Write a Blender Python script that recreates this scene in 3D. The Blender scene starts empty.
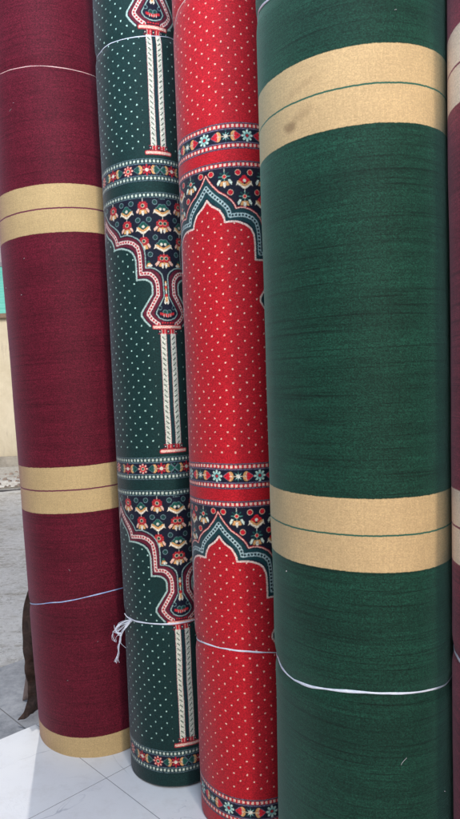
import bpy, math, random
import numpy as np
from mathutils import Vector, Matrix, Quaternion

random.seed(7)
scn = bpy.context.scene
col = scn.collection

# ------------------------------------------------------------------ camera
CAM_H, PITCH, ROLL, FPX = 1.62664, -0.03295, -0.04436, 622.881
cam_d = bpy.data.cameras.new("camera")
cam = bpy.data.objects.new("camera", cam_d)
col.objects.link(cam)
fwd = Vector((0, math.cos(PITCH), math.sin(PITCH)))
r0 = Vector((1, 0, 0)); u0 = r0.cross(fwd)
rt = r0 * math.cos(ROLL) + u0 * math.sin(ROLL)
up = u0 * math.cos(ROLL) - r0 * math.sin(ROLL)
m = Matrix((rt, up, -fwd)).transposed().to_4x4()
m.translation = Vector((0, 0, CAM_H))
cam.matrix_world = m
cam_d.sensor_fit = 'VERTICAL'
cam_d.sensor_height = 24.0
cam_d.sensor_width = 24.0
cam_d.lens = 24.0 * FPX / 819.0
cam_d.shift_x = (230 - 139.30) / 819.0
cam_d.shift_y = (411.595 - 409.5) / 819.0
cam_d.clip_start = 0.05
cam_d.clip_end = 500
scn.camera = cam

# ------------------------------------------------------------------ world and lamps
SUN_EL = math.radians(64)
SUN_AZ_DIR = Vector((-0.135, 0.99))            # horizontal direction towards the sun (behind the rolls)
w = bpy.data.worlds.new("World"); scn.world = w
w.use_nodes = True
nt = w.node_tree; nt.nodes.clear()
wo = nt.nodes.new('ShaderNodeOutputWorld'); bg = nt.nodes.new('ShaderNodeBackground')
sk = nt.nodes.new('ShaderNodeTexSky'); sk.sky_type = 'NISHITA'; sk.sun_disc = False
sk.sun_elevation = SUN_EL
sk.sun_rotation = math.atan2(SUN_AZ_DIR.x, SUN_AZ_DIR.y)
sk.dust_density = 2.5
nt.links.new(sk.outputs[0], bg.inputs[0]); nt.links.new(bg.outputs[0], wo.inputs[0])
bg.inputs[1].default_value = 0.085

sl = bpy.data.lights.new("sun", 'SUN'); sl.energy = 1.25; sl.angle = math.radians(0.7)
sl.color = (1.0, 0.95, 0.88)
so = bpy.data.objects.new("sun", sl); col.objects.link(so)
sd = Vector((SUN_AZ_DIR.x * math.cos(SUN_EL), SUN_AZ_DIR.y * math.cos(SUN_EL), math.sin(SUN_EL)))
so.rotation_euler = (-sd).to_track_quat('-Z', 'Y').to_euler()
so.location = (-1, 8, 8)

def area(name, loc, target, sx, sy, power, color):
    l = bpy.data.lights.new(name, 'AREA'); l.shape = 'RECTANGLE'; l.size = sx; l.size_y = sy
    l.energy = power; l.color = color
    o = bpy.data.objects.new(name, l); col.objects.link(o); o.location = loc
    o.rotation_euler = (Vector(target) - Vector(loc)).to_track_quat('-Z', 'Y').to_euler()
    return o
area("key_light", (1.65, -2.6, 2.4), (0.3, 2.3, 1.3), 0.55, 1.4, 125, (1.0, 0.93, 0.84))
area("overhead_fill", (0.35, -1.5, 4.4), (0.2, 2.2, 1.6), 1.6, 1.6, 140, (0.80, 0.90, 1.0))  # added fill for the bluish light from above, no known fixture
area("roll_top_fill", (-0.35, 1.35, 3.95), (0.15, 2.3, 2.6), 1.6, 0.25, 26, (0.66, 0.82, 1.0))  # added skylight fill to lift the roll tops, no actual tube
yl = area("yard_wall_fill", (-7.5, 8.5, 5.5), (-3.6, 15.9, 1.5), 4.0, 2.5, 230, (1.0, 0.93, 0.82))  # added out of view to brighten the far wall, no lamp stands there
yl.data.spread = math.radians(80)

scn.view_settings.view_transform = 'Standard'
scn.view_settings.look = 'None'
scn.view_settings.exposure = 0.0
scn.view_settings.gamma = 1.0

# ------------------------------------------------------------------ helpers
def srgb(*c):
    return tuple(((v / 255) / 12.92 if v / 255 <= 0.04045 else ((v / 255 + 0.055) / 1.055) ** 2.4) for v in c)

class NG:
    """small node-graph helper"""
    def __init__(s, name):
        s.m = bpy.data.materials.new(name); s.m.use_nodes = True
        s.t = s.m.node_tree; s.t.nodes.clear()
        s.out = s.n('ShaderNodeOutputMaterial')
        s.b = s.n('ShaderNodeBsdfPrincipled')
        s.l(s.b.outputs[0], s.out.inputs[0])
    def n(s, typ, **k):
        x = s.t.nodes.new(typ)
        for a, v in k.items(): setattr(x, a, v)
        return x
    def l(s, a, b): s.t.links.new(a, b)
    def put(s, sock, v):
        if isinstance(v, bpy.types.NodeSocket): s.l(v, sock)
        elif isinstance(v, (tuple, list)) and len(v) == 3 and sock.type == 'RGBA': sock.default_value = (*v, 1)
        else: sock.default_value = v
    def math(s, op, a, b=0.0, c=0.0, clamp=False):
        x = s.n('ShaderNodeMath', operation=op, use_clamp=clamp)
        for i, v in enumerate((a, b, c)): s.put(x.inputs[i], v)
        return x.outputs[0]
    def mix(s, f, a, b, blend='MIX'):
        x = s.n('ShaderNodeMix', data_type='RGBA', blend_type=blend)
        s.put(x.inputs[0], f); s.put(x.inputs[6], a); s.put(x.inputs[7], b)
        return x.outputs[2]
    def uv(s): return s.n('ShaderNodeUVMap', uv_map='metres').outputs[0]
    def obj(s): return s.n('ShaderNodeTexCoord').outputs['Object']
    def mapping(s, v, scale=(1, 1, 1), rot=(0, 0, 0), loc=(0, 0, 0)):
        x = s.n('ShaderNodeMapping'); s.l(v, x.inputs[0])
        x.inputs['Scale'].default_value = scale; x.inputs['Rotation'].default_value = rot
        x.inputs['Location'].default_value = loc
        return x.outputs[0]
    def noise(s, v, scale, detail=2.0, rough=0.5, dist=0.0):
        x = s.n('ShaderNodeTexNoise'); s.l(v, x.inputs['Vector'])
        x.inputs['Scale'].default_value = scale; x.inputs['Detail'].default_value = detail
        x.inputs['Roughness'].default_value = rough; x.inputs['Distortion'].default_value = dist
        return x.outputs['Fac']
    def rng(s, v, a, b, c, d, smooth=False):
        x = s.n('ShaderNodeMapRange'); x.interpolation_type = 'SMOOTHSTEP' if smooth else 'LINEAR'
        s.put(x.inputs[0], v)
        for i, k in enumerate((a, b, c, d)): x.inputs[i + 1].default_value = k
        return x.outputs[0]
    def bump(s, h, strength=0.3, dist=0.001, nrm=None):
        x = s.n('ShaderNodeBump'); s.put(x.inputs['Height'], h)
        x.inputs['Strength'].default_value = strength; x.inputs['Distance'].default_value = dist
        if nrm is not None: s.l(nrm, x.inputs['Normal'])
        return x.outputs[0]

def set_mat(o, mt): o.data.materials.append(mt)

def mesh_obj(name, verts, faces, mt=None, parent=None, smooth=False):
    me = bpy.data.meshes.new(name); me.from_pydata([tuple(v) for v in verts], [], faces); me.update()
    o = bpy.data.objects.new(name, me); col.objects.link(o)
    if mt: set_mat(o, mt)
    if parent: o.parent = parent
    if smooth: me.polygons.foreach_set('use_smooth', [True] * len(me.polygons))
    return o

def tag(o, label, cat, group=None):
    o['label'] = label; o['category'] = cat
    if group: o['group'] = group

def struct(o): o['kind'] = 'structure'; return o

def vnoise(x, y, seed, px=None):
    """smooth value noise on arrays, x periodic with px cells"""
    rng = np.random.RandomState(seed); N = 64
    g = rng.rand(N, N) * 2 - 1
    xi = np.floor(x).astype(int); yi = np.floor(y).astype(int)
    fx = x - xi; fy = y - yi
    fx = fx * fx * (3 - 2 * fx); fy = fy * fy * (3 - 2 * fy)
    p = px or N
    a = g[xi % p, yi % N]; b = g[(xi + 1) % p, yi % N]; c = g[xi % p, (yi + 1) % N]; d = g[(xi + 1) % p, (yi + 1) % N]
    return (a * (1 - fx) + b * fx) * (1 - fy) + (c * (1 - fx) + d * fx) * fy

# ------------------------------------------------------------------ the setting
def mat_marble():
    g = NG("white_marble_tile")
    v = g.obj()
    r = g.mapping(v, rot=(0, 0, -math.radians(39.2)))      # tile grid runs 39 degrees off
    sep = g.n('ShaderNodeSeparateXYZ'); g.l(r, sep.inputs[0])
    def joint(c, off):
        a = g.math('ADD', c, off); a = g.math('DIVIDE', a, 0.6); a = g.math('FRACT', a)
        a = g.math('SUBTRACT', a, 0.5); a = g.math('ABSOLUTE', a)
        return g.math('SUBTRACT', 0.5, a)                   # 0 at the joint
    TX, TY = JOINT
    jx = joint(sep.outputs[0], TX); jy = joint(sep.outputs[1], TY)
    j = g.math('MINIMUM', jx, jy)
    jm = g.rng(j, 0.0012, 0.0030, 1, 0)
    n1 = g.noise(v, 1.6, 5, 0.6, 1.2)
    vein = g.math('ABSOLUTE', g.math('SUBTRACT', n1, 0.5)); vein = g.rng(vein, 0.0, 0.006, 1, 0)
    n2 = g.noise(v, 3.5, 2, 0.5); vein = g.math('MULTIPLY', vein, g.rng(n2, 0.46, 0.62, 0, 0.75))
    n3 = g.noise(v, 5.0, 7, 0.7, 1.5)
    v2 = g.rng(g.math('ABSOLUTE', g.math('SUBTRACT', n3, 0.5)), 0, 0.008, 0.35, 0)
    v2 = g.math('MULTIPLY', v2, g.rng(g.noise(v, 2.3, 2), 0.5, 0.6, 0, 1))
    cl = g.noise(v, 2.0, 4)
    c = g.mix(g.rng(cl, 0.35, 0.7, 0, 1), (0.75, 0.76, 0.79), (0.82, 0.83, 0.84))
    c = g.mix(vein, c, (0.42, 0.44, 0.50)); c = g.mix(v2, c, (0.45, 0.46, 0.51))
    sp = g.rng(g.noise(v, 160, 2, 0.6), 0.70, 0.76, 0, 0.5); c = g.mix(sp, c, (0.35, 0.33, 0.32))
    du = g.rng(g.noise(v, 9, 8, 0.8), 0.50, 0.75, 0, 0.30); c = g.mix(du, c, (0.50, 0.47, 0.43))
    c = g.mix(jm, c, (0.22, 0.23, 0.25))
    g.put(g.b.inputs['Base Color'], c)
    g.put(g.b.inputs['Roughness'], g.rng(cl, 0.3, 0.7, 0.13, 0.26))
    g.put(g.b.inputs['Normal'], g.bump(g.math('MULTIPLY', jm, -1), 0.5, 0.001))
    return g.m

def mat_pavement():
    g = NG("grey_pavement_tile")
    v = g.obj(); r = g.mapping(v, rot=(0, 0, -math.radians(39.2)))
    sep = g.n('ShaderNodeSeparateXYZ'); g.l(r, sep.inputs[0])
    def joint(c, off, per):
        a = g.math('FRACT', g.math('DIVIDE', g.math('ADD', c, off), per))
        return g.math('MULTIPLY', g.math('SUBTRACT', 0.5, g.math('ABSOLUTE', g.math('SUBTRACT', a, 0.5))), per)
    j = g.math('MINIMUM', joint(sep.outputs[0], PJ[0], 0.6), joint(sep.outputs[1], PJ[1], 2.0))
    jm = g.rng(j, 0.002, 0.0045, 1, 0)
    c = g.mix(g.rng(g.noise(v, 6, 8, 0.8), 0.35, 0.62, 0, 1), (0.14, 0.155, 0.18), (0.33, 0.345, 0.375))
    c = g.mix(g.rng(g.noise(v, 120, 3, 0.7), 0.55, 0.75, 0, 0.5), c, (0.34, 0.34, 0.35))
    c = g.mix(jm, c, (0.08, 0.08, 0.09))
    g.put(g.b.inputs['Base Color'], c); g.put(g.b.inputs['Roughness'], 0.55)
    g.put(g.b.inputs['Normal'], g.bump(g.noise(v, 90, 4, 0.7), 0.25, 0.003))
    return g.m

def mat_ground():
    g = NG("dusty_concrete_ground")
    v = g.obj()
    a = g.noise(v, 1.1, 8, 0.72, 0.6); b = g.noise(g.mapping(v, scale=(0.7, 2.2, 1), rot=(0, 0, 0.25)), 1.3, 7, 0.75, 1.4)
    c = g.mix(g.rng(a, 0.35, 0.65, 0, 1), (0.56, 0.555, 0.54), (0.74, 0.735, 0.72))
    c = g.mix(g.rng(b, 0.47, 0.60, 0, 0.8), c, (0.30, 0.265, 0.215))
    c = g.mix(g.rng(g.noise(v, 13, 8, 0.88), 0.47, 0.56, 0, 0.75), c, (0.80, 0.80, 0.80))
    c = g.mix(g.rng(g.noise(v, 22, 7, 0.88), 0.54, 0.62, 0, 0.7), c, (0.20, 0.19, 0.17))
    g.put(g.b.inputs['Base Color'], c); g.put(g.b.inputs['Roughness'], g.rng(b, 0.4, 0.65, 0.75, 0.5))
    g.put(g.b.inputs['Normal'], g.bump(g.math('ADD', g.noise(v, 28, 6, 0.75), g.noise(v, 4, 4)), 0.9, 0.03))
    return g.m

ca, sa = math.cos(math.radians(39.2)), math.sin(math.radians(39.2))
E1 = Vector((ca, sa, 0)); E2 = Vector((-sa, ca, 0))          # along the shop threshold, and out of the shop
def rotc(x, y): return (x * ca + y * sa, -x * sa + y * ca)
tv = rotc(-0.208, 2.5802)                                     # a corner shared by four tiles
JOINT = (-tv[0] + 6.0, -tv[1] + 6.0)
EDGE = 2.722                                                  # where the marble ends
pv = rotc(-0.905, 3.666)
PJ = (-rotc(-0.7664, 3.3354)[0] + 6.0, -EDGE - 0.01 + 6.0)

def mat_plain(name, c, rough=0.7, var=0.25, scale=20, metal=0.0, bump=0.2, bd=0.004):
    g = NG(name); v = g.obj()
    n = g.noise(v, scale, 6, 0.7)
    k = g.rng(n, 0.25, 0.75, 1 - var, 1 + var)
    mx = g.n('ShaderNodeVectorMath', operation='SCALE'); mx.inputs[0].default_value = c; g.l(k, mx.inputs['Scale'])
    g.put(g.b.inputs['Base Color'], mx.outputs[0]); g.put(g.b.inputs['Roughness'], rough); g.put(g.b.inputs['Metallic'], metal)
    g.put(g.b.inputs['Normal'], g.bump(n, bump, bd))
    return g.m
def mat_wallin():
    g = NG("added_wall_plaster"); v = g.obj()
    g.put(g.b.inputs['Base Color'], g.mix(g.noise(v, 3, 5, 0.7), (0.34, 0.33, 0.31), (0.46, 0.45, 0.42))); g.put(g.b.inputs['Roughness'], 0.85)
    return g.m
def slab(name, e1a, e1b, e2a, e2b, z0, z1, mt, bev=0.0):
    P = [E1 * a + E2 * b for a, b in ((e1a, e2a), (e1b, e2a), (e1b, e2b), (e1a, e2b))]
    vs = [(p.x, p.y, z0) for p in P] + [(p.x, p.y, z1) for p in P]
    fs = [(0, 3, 2, 1), (4, 5, 6, 7), (0, 1, 5, 4), (1, 2, 6, 5), (2, 3, 7, 6), (3, 0, 4, 7)]
    o = mesh_obj(name, vs, fs, mt)
    if bev:
        b = o.modifiers.new("bevel", 'BEVEL'); b.width = bev; b.segments = 3
    return struct(o)
slab("floor", -7, 7, -6, EDGE, -0.14, 0.0, mat_marble(), 0.004)
o = slab("wall", 2.18, 2.30, -5, EDGE - 0.02, 0.001, 4.2, mat_wallin())  # added behind the rolls to keep the gaps between them dark
dkw = mat_plain("sky_block_wall", (0.05, 0.045, 0.045), 0.9, 0.3, 2)
slab("wall", -3.3, -3.2, -5.2, EDGE - 1.5, 0.001, 3.2, dkw)  # unseen, added to block sky light on the side facing the rolls
slab("wall", -3.19, 2.17, -5.2, -5.1, 0.001, 3.2, dkw)  # unseen too, added behind the camera to darken the rolls' mid height
slab("pavement", -9, 12, EDGE + 0.001, EDGE + 0.98, -0.30, -0.12, mat_pavement(), 0.006)
def ground_mesh():
    nx, ny = 140, 160
    xs = np.concatenate([[-300, -80, -40], np.linspace(-12, 8, nx), [30, 80, 300]])
    ys = np.concatenate([[-300, -50, -10, 0], np.linspace(2.5, 20, ny), [40, 100, 400]])
    X, Y = np.meshgrid(xs, ys, indexing='ij')
    Z = -0.16 + 0.006 * vnoise(X * 3 + 50, Y * 3 + 50, 3) + 0.012 * vnoise(X * 0.8 + 50, Y * .8 + 50, 4) + 0.003 * vnoise(X * 9 + 500, Y * 9 + 500, 5)
    Z = np.where((Y < 2.4), -0.2, Z)
    nX, nY = len(xs), len(ys)
    vs = np.stack([X, Y, Z], -1).reshape(-1, 3)
    fs = [(i * nY + j, (i + 1) * nY + j, (i + 1) * nY + j + 1, i * nY + j + 1) for i in range(nX - 1) for j in range(nY - 1)]
    return vs.tolist(), fs
o = mesh_obj("ground", *ground_mesh(), mat_ground(), smooth=True); struct(o)

# far side of the yard: wall with a turquoise shutter, and a strip of rubble at a wet kerb
def mat_wall():
    g = NG("weathered_plaster"); v = g.obj()
    c = g.mix(g.rng(g.noise(v, 0.9, 7, 0.7, 0.5), 0.35, 0.65, 0, 1), (0.54, 0.47, 0.35), (0.68, 0.61, 0.48))
    c = g.mix(g.rng(g.noise(g.mapping(v, scale=(3, 3, 0.5)), 2.5, 6, 0.7), 0.55, 0.75, 0, 0.5), c, (0.30, 0.26, 0.21))
    g.put(g.b.inputs['Base Color'], c); g.put(g.b.inputs['Roughness'], 0.9)
    g.put(g.b.inputs['Normal'], g.bump(g.noise(v, 8, 7, 0.7), 0.4, 0.03))
    return g.m
def box(name, x0, x1, y0, y1, z0, z1, mt, parent=None, bev=0.0):
    vs = [(x, y, z) for z in (z0, z1) for x, y in ((x0, y0), (x1, y0), (x1, y1), (x0, y1))]
    fs = [(0, 3, 2, 1), (4, 5, 6, 7), (0, 1, 5, 4), (1, 2, 6, 5), (2, 3, 7, 6), (3, 0, 4, 7)]
    o = mesh_obj(name, vs, fs, mt, parent)
    if bev:
        b = o.modifiers.new("bevel", 'BEVEL'); b.width = bev; b.segments = 2
    return o
bld = bpy.data.objects.new("yard_building", None); col.objects.link(bld); bld.location = (-3.5, 16.0, -0.16)
tag(bld, "pale plastered building with a turquoise shutter across the yard, left of the rolls", "building")
def bp(o): o.parent = bld; o.matrix_parent_inverse = Matrix.Translation((3.5, -16.0, 0.16)); return o
bp(box("wall", -14, 9, 16.0, 16.4, -0.2, 3.62, mat_wall()))
bp(box("upper_wall", -14, 9, 16.08, 16.4, 3.74, 5.9, mat_plain("pale_upper_plaster", (0.46, 0.42, 0.44), 0.9, 0.15, 2)))
bp(box("ledge", -14, 9, 15.78, 16.39, 3.622, 3.738, mat_plain("brown_ledge", (0.22, 0.15, 0.11), 0.8), bev=0.01))
sh = NG("turquoise_paint"); v = sh.obj(); ws = sh.n('ShaderNodeTexWave', bands_direction='Z'); ws.inputs['Scale'].default_value = 2.2; sh.l(v, ws.inputs[0])
sh.put(sh.b.inputs['Base Color'], sh.mix(sh.noise(v, 3, 5), (0.10, 0.52, 0.44), (0.16, 0.62, 0.55))); sh.put(sh.b.inputs['Roughness'], 0.5)
sh.put(sh.b.inputs['Normal'], sh.bump(ws.outputs['Fac'], 0.6, 0.02))
bp(box("shutter", -5.6, -2.6, 16.02, 16.079, 3.74, 4.95, sh.m))
bp(box("shutter_frame", -5.7, -2.5, 15.98, 16.079, 4.952, 5.06, mat_plain("grey_frame", (0.25, 0.24, 0.27), 0.6)))
bp(box("plinth", -14, 9, 15.86, 15.998, -0.2, 0.10, mat_plain("dirty_plinth", (0.36, 0.33, 0.29), 0.9, 0.4, 4, bump=.5, bd=.02)))

kb = mesh_obj("kerb", [], []); 
def kerb():
    n = 90; vs = []; fs = []
    for i in range(n + 1):
        x = -13 + 18 * i / n
        y = 12.1 + 0.10 * x + 0.05 * math.sin(x * 2.1) + 0.03 * math.sin(x * 7.3)
        h = 0.055 + 0.02 * math.sin(x * 3.3 + 1) + 0.012 * math.sin(x * 11)
        for dy, z in ((-0.16, -0.2), (-0.12, -0.15 + h * 0.6), (-0.03, -0.15 + h), (0.08, -0.15 + h), (0.22, -0.15 + h * .5), (0.4, -0.2)):
            vs.append((x, y + dy, z))
    for i in range(n):
        for k in range(5):
            a = i * 6 + k; fs.append((a, a + 6, a + 7, a + 1))
    return vs, fs
bpy.data.objects.remove(kb)
kb = mesh_obj("kerb", *kerb(), mat_plain("wet_broken_kerb", (0.075, 0.07, 0.07), 0.35, 0.6, 5, bump=.6, bd=.02), smooth=True); struct(kb)
# loose stones strewn along the kerb
def stones():
    rng = random.Random(5); vs = []; fs = []
    for _ in range(420):
        x = rng.uniform(-7, 1.5); y = 12.5 + 0.1 * x + rng.random() ** 1.5 * 2.6; s = rng.uniform(0.02, 0.075)
        b = len(vs)
        for k in range(6):
            a = k * math.pi / 3 + rng.random() * .5; vs.append((x + s * math.cos(a), y + s * math.sin(a) * .8, -0.17))
        for k in range(6):
            a = k * math.pi / 3 + rng.random() * .5; q = s * rng.uniform(.45, .8)
            vs.append((x + q * math.cos(a), y + q * math.sin(a) * .8, -0.16 + s * rng.uniform(.5, .9)))
        for k in range(6): fs.append((b + k, b + (k + 1) % 6, b + 6 + (k + 1) % 6, b + 6 + k))
        fs.append(tuple(b + 6 + k for k in range(6)))
    return vs, fs
st = mesh_obj("rubble", *stones(), mat_plain("rubble_stone", (0.34, 0.27, 0.23), 0.9, 0.5, 1.5)); st['kind'] = 'stuff'
tag(st, "loose broken stones scattered between the wet kerb and the plastered wall", "rubble")

# ------------------------------------------------------------------ woven design (one repeat, in millimetres)
H = 286.0            # half the width of a prayer niche; column axis at x = 0, arch point at x = H
RES = 0.5
NX, NV = int(H / RES), int(1200 / RES)
def make_design(pal):
    xs = (np.arange(NX) + .5) * RES; vs = (np.arange(NV) + .5) * RES
    X, V = np.meshgrid(xs, vs)                     # [v, x]
    img = np.zeros((NV, NX, 3), np.float32); img[:] = pal['field']
    C = pal
    def sub(x0, x1, v0, v1):
        a = max(0, int(v0 / RES) - 2); b = min(NV, int(v1 / RES) + 3); c = max(0, int(x0 / RES) - 2); d = min(NX, int(x1 / RES) + 3)
        return slice(a, max(a, b)), slice(c, max(c, d))
    def rect(x0, x1, v0, v1, c):
        s = sub(x0, x1, v0, v1); mk = (X[s] >= x0) & (X[s] < x1) & (V[s] >= v0) & (V[s] < v1); img[s][mk] = c
    def ell(x, v, rx, rv, c):
        s = sub(x - rx, x + rx, v - rv, v + rv); mk = ((X[s] - x) / rx) ** 2 + ((V[s] - v) / rv) ** 2 < 1; img[s][mk] = c
    def ring(x, v, r, w, c, ci=None):
        ell(x, v, r, r, c)
        if ci is not None: ell(x, v, r - w, r - w, ci)
    def poly(pts, c):
        P = np.array(pts, float); s = sub(P[:, 0].min(), P[:, 0].max(), P[:, 1].min(), P[:, 1].max())
        x = X[s]; v = V[s]; ins = np.zeros(x.shape, bool)
        for i in range(len(P)):
            x1, v1 = P[i]; x2, v2 = P[(i + 1) % len(P)]
            if v1 == v2: continue
            cr = ((v1 > v) != (v2 > v)) & (x < (x2 - x1) * (v - v1) / (v2 - v1) + x1); ins ^= cr
        img[s][ins] = c
    def line(pts, wd, c, ortho=False):
        for (x1, v1), (x2, v2) in zip(pts[:-1], pts[1:]):
            h = wd / 2; s = sub(min(x1, x2) - h, max(x1, x2) + h, min(v1, v2) - h, max(v1, v2) + h)
            x = X[s]; v = V[s]; L2 = (x2 - x1) ** 2 + (v2 - v1) ** 2 + 1e-9
            t = np.clip(((x - x1) * (x2 - x1) + (v - v1) * (v2 - v1)) / L2, 0, 1)
            mk = (x - x1 - t * (x2 - x1)) ** 2 + (v - v1 - t * (v2 - v1)) ** 2 < h * h; img[s][mk] = c
    def mir(f, x, v):                              # motif f drawn at x and, where it crosses an axis, mirrored
        f(x, v)
    # ---- border band
    navy, cream, thin = C['navy'], C['cream'], C['thin']
    rect(0, H, 0, 22, navy); rect(0, H, 20, 71, navy); rect(0, H, 69, 92, navy)
    def dash(vc):
        rect(0, H, vc - 10.5, vc - 8.6, thin); rect(0, H, vc + 8.6, vc + 10.5, thin)
        rect(0, H, vc - 6, vc + 6, C['dash_bg'])
        for k in range(-1, 19): rect(k * 15.89 - 4.2 + 7.9, k * 15.89 + 4.2 + 7.9, vc - 5.2, vc + 5.2, C['dash'])
    dash(11.5); dash(79.5)
    rect(0, H, 22, 24, C['thin2']); rect(0, H, 67, 69, C['thin2'])
    def petal8(x, v):
        for k in range(8):
            a = k * math.pi / 4; cx, cv = x + 13.5 * math.cos(a), v + 13.5 * math.sin(a)
            line([(x + 9 * math.cos(a), v + 9 * math.sin(a)), (x + 17.5 * math.cos(a), v + 17.5 * math.sin(a))], 8.2, C['p8'])
            ell(x + 17 * math.cos(a), v + 17 * math.sin(a), 3.6, 3.6, C['p8tip'])
        ell(x, v, 7.5, 7.5, C['p8ring']); ell(x, v, 5, 5, C['p8c'])
    def star(x, v):
        for k in range(8):
            a = k * math.pi / 4; L = 20 if k % 2 == 0 else 17
            line([(x, v), (x + L * math.cos(a), v + L * math.sin(a))], 7.0 if C['star_wide'] else 3.4, C['star'])
        if C['star_wide']: ell(x, v, 13, 13, C['star'])
        else:
            for k in range(8):
                a = k * math.pi / 4; line([(x, v), (x + 12 * math.cos(a), v + 12 * math.sin(a))], 2.2, C['p8'])
        line([(x - 24, v), (x + 24, v)], 2, C['cream2'])
        for k in range(8):
            a = k * math.pi / 4 + math.pi / 8
            if C['star_wide']: line([(x + 7 * math.cos(a), v + 7 * math.sin(a)), (x + 16 * math.cos(a), v + 16 * math.sin(a))], 1.3, C['navy'])
        ell(x, v, 7, 7, C['cream'])
    def tulip(x, v, d):                            # cup opens towards d
        c = x + d * 28
        ell(c, v, 11.5, 17.5, C['orange'])
        poly([(c + d * 2, v - 15), (c + d * 10, v - 12), (c + d * 25, v), (c + d * 10, v + 12), (c + d * 2, v + 15), (c - d * 3, v + 5), (c - d * 6, v), (c - d * 3, v - 5)], C['tip'])
        line([(c - d * 8, v), (c - d * 1, v - 3), (c + d * 2, v - 14)], 2.0, C['cream2']); line([(c - d * 8, v), (c - d * 1, v + 3), (c + d * 2, v + 14)], 2.0, C['cream2'])
        line([(c - d * 10, v), (c + d * 2, v)], 2.6, C['cream2'])
        line([(c + d * 8, v - 15), (c + d * 27, v), (c + d * 8, v + 15)], 1.4, C['thin'])
        line([(c + d * 13, v), (c + d * 18, v)], 2.2, C['navy'])
    for x in (55, 207.5): tulip(x, 46, -1); tulip(x, 46, 1); star(x, 46)
    petal8(131, 46); petal8(H, 46)
    line([(0, 46), (8, 36), (16, 28)], 2, C['thin']); line([(0, 46), (8, 56), (16, 64)], 2, C['thin']); ell(0, 30, 4, 3, C['green']); ell(0, 62, 4, 3, C['green']); ell(8, 46, 4, 3, C['green'])
    # ---- plain strip and third dash row
    rect(0, H, 134, 160, navy); dash(146)
    # ---- spandrel between the arches
    O = [(286,174),(274,196),(262,213),(240,238),(219,252),(197,272),(188,285),(181,300),(165,297),(150,298),(130,304),(106,318),(90,338),(81,362),(78,388),(79,438),(60,438),(42,443),(25,454),(13,468),(10,485),(10,555),(44,616),(45,624),(34,640),(15,648),(0,650)]
    B = [(286,218),(274,234),(262,248),(240,269),(229,280),(214,297),(208,310),(204,327),(185,325),(165,324.5),(148,326),(125,335),(108,351),(102,375),(100,400),(100,460),(75,460),(62,463),(50,473),(38,490),(34,512),(35,548),(76,616),(77,625),(62,646),(46,659),(38,664)]
    W = [(286,262),(276,276),(265,287),(250,297),(241,304),(230,322),(225,334),(223,348),(200,347),(182,348),(169,351),(146,360),(130,373),(121,392),(118,412),(119,483),(92,483),(80,485),(68,492),(60,500),(56,515),(57,544),(104,616),(105,630),(92,650),(78,666),(72,672)]
    clos = [(0, 672), (0, 159), (H + 5, 159), (H + 5, 262)]
    poly(W + clos, C['arch_gap'])
    mid = lambda a, b, t: [(p[0] * (1 - t) + q[0] * t, p[1] * (1 - t) + q[1] * t) for p, q in zip(a, b)]
    line(mid(W, B, .5), C['arch_w'], C['arch_band']); line(mid(B, O, .52), C['arch_w'], C['arch_band'])
    poly(O + [(0, 159), (H + 5, 159), (H + 5, 174)], navy)
    def circle_mot(x, v, r=10.5):
        if C['ring_fill'] is None: ring(x, v, r, 2.6, C['thin']); ell(x, v, r - 2.6, r - 2.6, C['navy']); ell(x, v, r - 5, r - 5, C['darkgreen'])
        else: ell(x, v, r, r, C['cream2']); ell(x, v, r - 1.6, r - 1.6, C['ring_fill'])
    for x, v in ((31, 175), (171, 175), (127, 175), (266, 173), (102, 243.5), (58, 243.5), (199, 244), (33, 317), (57, 385)): circle_mot(x, v)
    def flower(x, v, wide=False):
        k = 1.45 if wide else 1.0
        if C['ring_fill'] is None or wide:
            fc = C['flower']
            for a in range(10):
                t = a * math.pi / 5 + math.pi / 10
                line([(x + 6 * k * math.cos(t), v + 6 * math.sin(t)), (x + 17 * k * math.cos(t), v + 15 * math.sin(t))], 8, fc)
            ell(x, v, 16 * k, 14, fc)
            for a in range(10):
                t = a * math.pi / 5; line([(x + 11 * k * math.cos(t), v + 10 * math.sin(t)), (x + 20 * k * math.cos(t), v + 18 * math.sin(t))], 1.3, C['fgap'])
        else:
            fc = C['star']
            for a in range(8):
                t = a * math.pi / 4; line([(x, v), (x + 19 * math.cos(t), v + 18 * math.sin(t))], 6 if a % 2 == 0 else 5, fc)
                line([(x, v), (x + 18 * math.cos(t), v + 17 * math.sin(t))], 1.5, C['p8'] if a % 2 == 0 else C['navy'])
        # skirt
        for d in (-1, 1):
            poly([(x + d * 12 * k, v + 12), (x + d * 19 * k, v + 10), (x + d * 27 * k, v + 22), (x + d * 24 * k, v + 31), (x + d * 17 * k, v + 24)], C['leaf'])
            poly([(x, v + 16), (x + d * 12 * k, v + 17), (x + d * 17 * k, v + 32), (x + d * 9 * k, v + 33), (x, v + 26)], C['orange'])
        if wide:
            for d in (-1, 1): poly([(x + d * 3, v + 20), (x + d * 13, v + 20), (x + d * 12, v + 34), (x + d * 7, v + 41), (x + d * 3, v + 34)], C['cream'])
            for d in (-1, 1): ell(x + d * 9.5, v, 8.5, 7.5, C['cream2']); ell(x + d * 9.5, v, 6.6, 6, C['fcore'])
        else:
            poly([(x - 5, v + 20), (x + 5, v + 20), (x + 5, v + 33), (x, v + 41), (x - 5, v + 33)], C['cream'])
            ell(x, v, 7.5, 7.5, C['cream2']); ell(x, v, 5.6, 5.6, C['fcore'])
        line([(x, v - 28), (x, v - 18)], 2.2, C['cream'])
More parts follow.
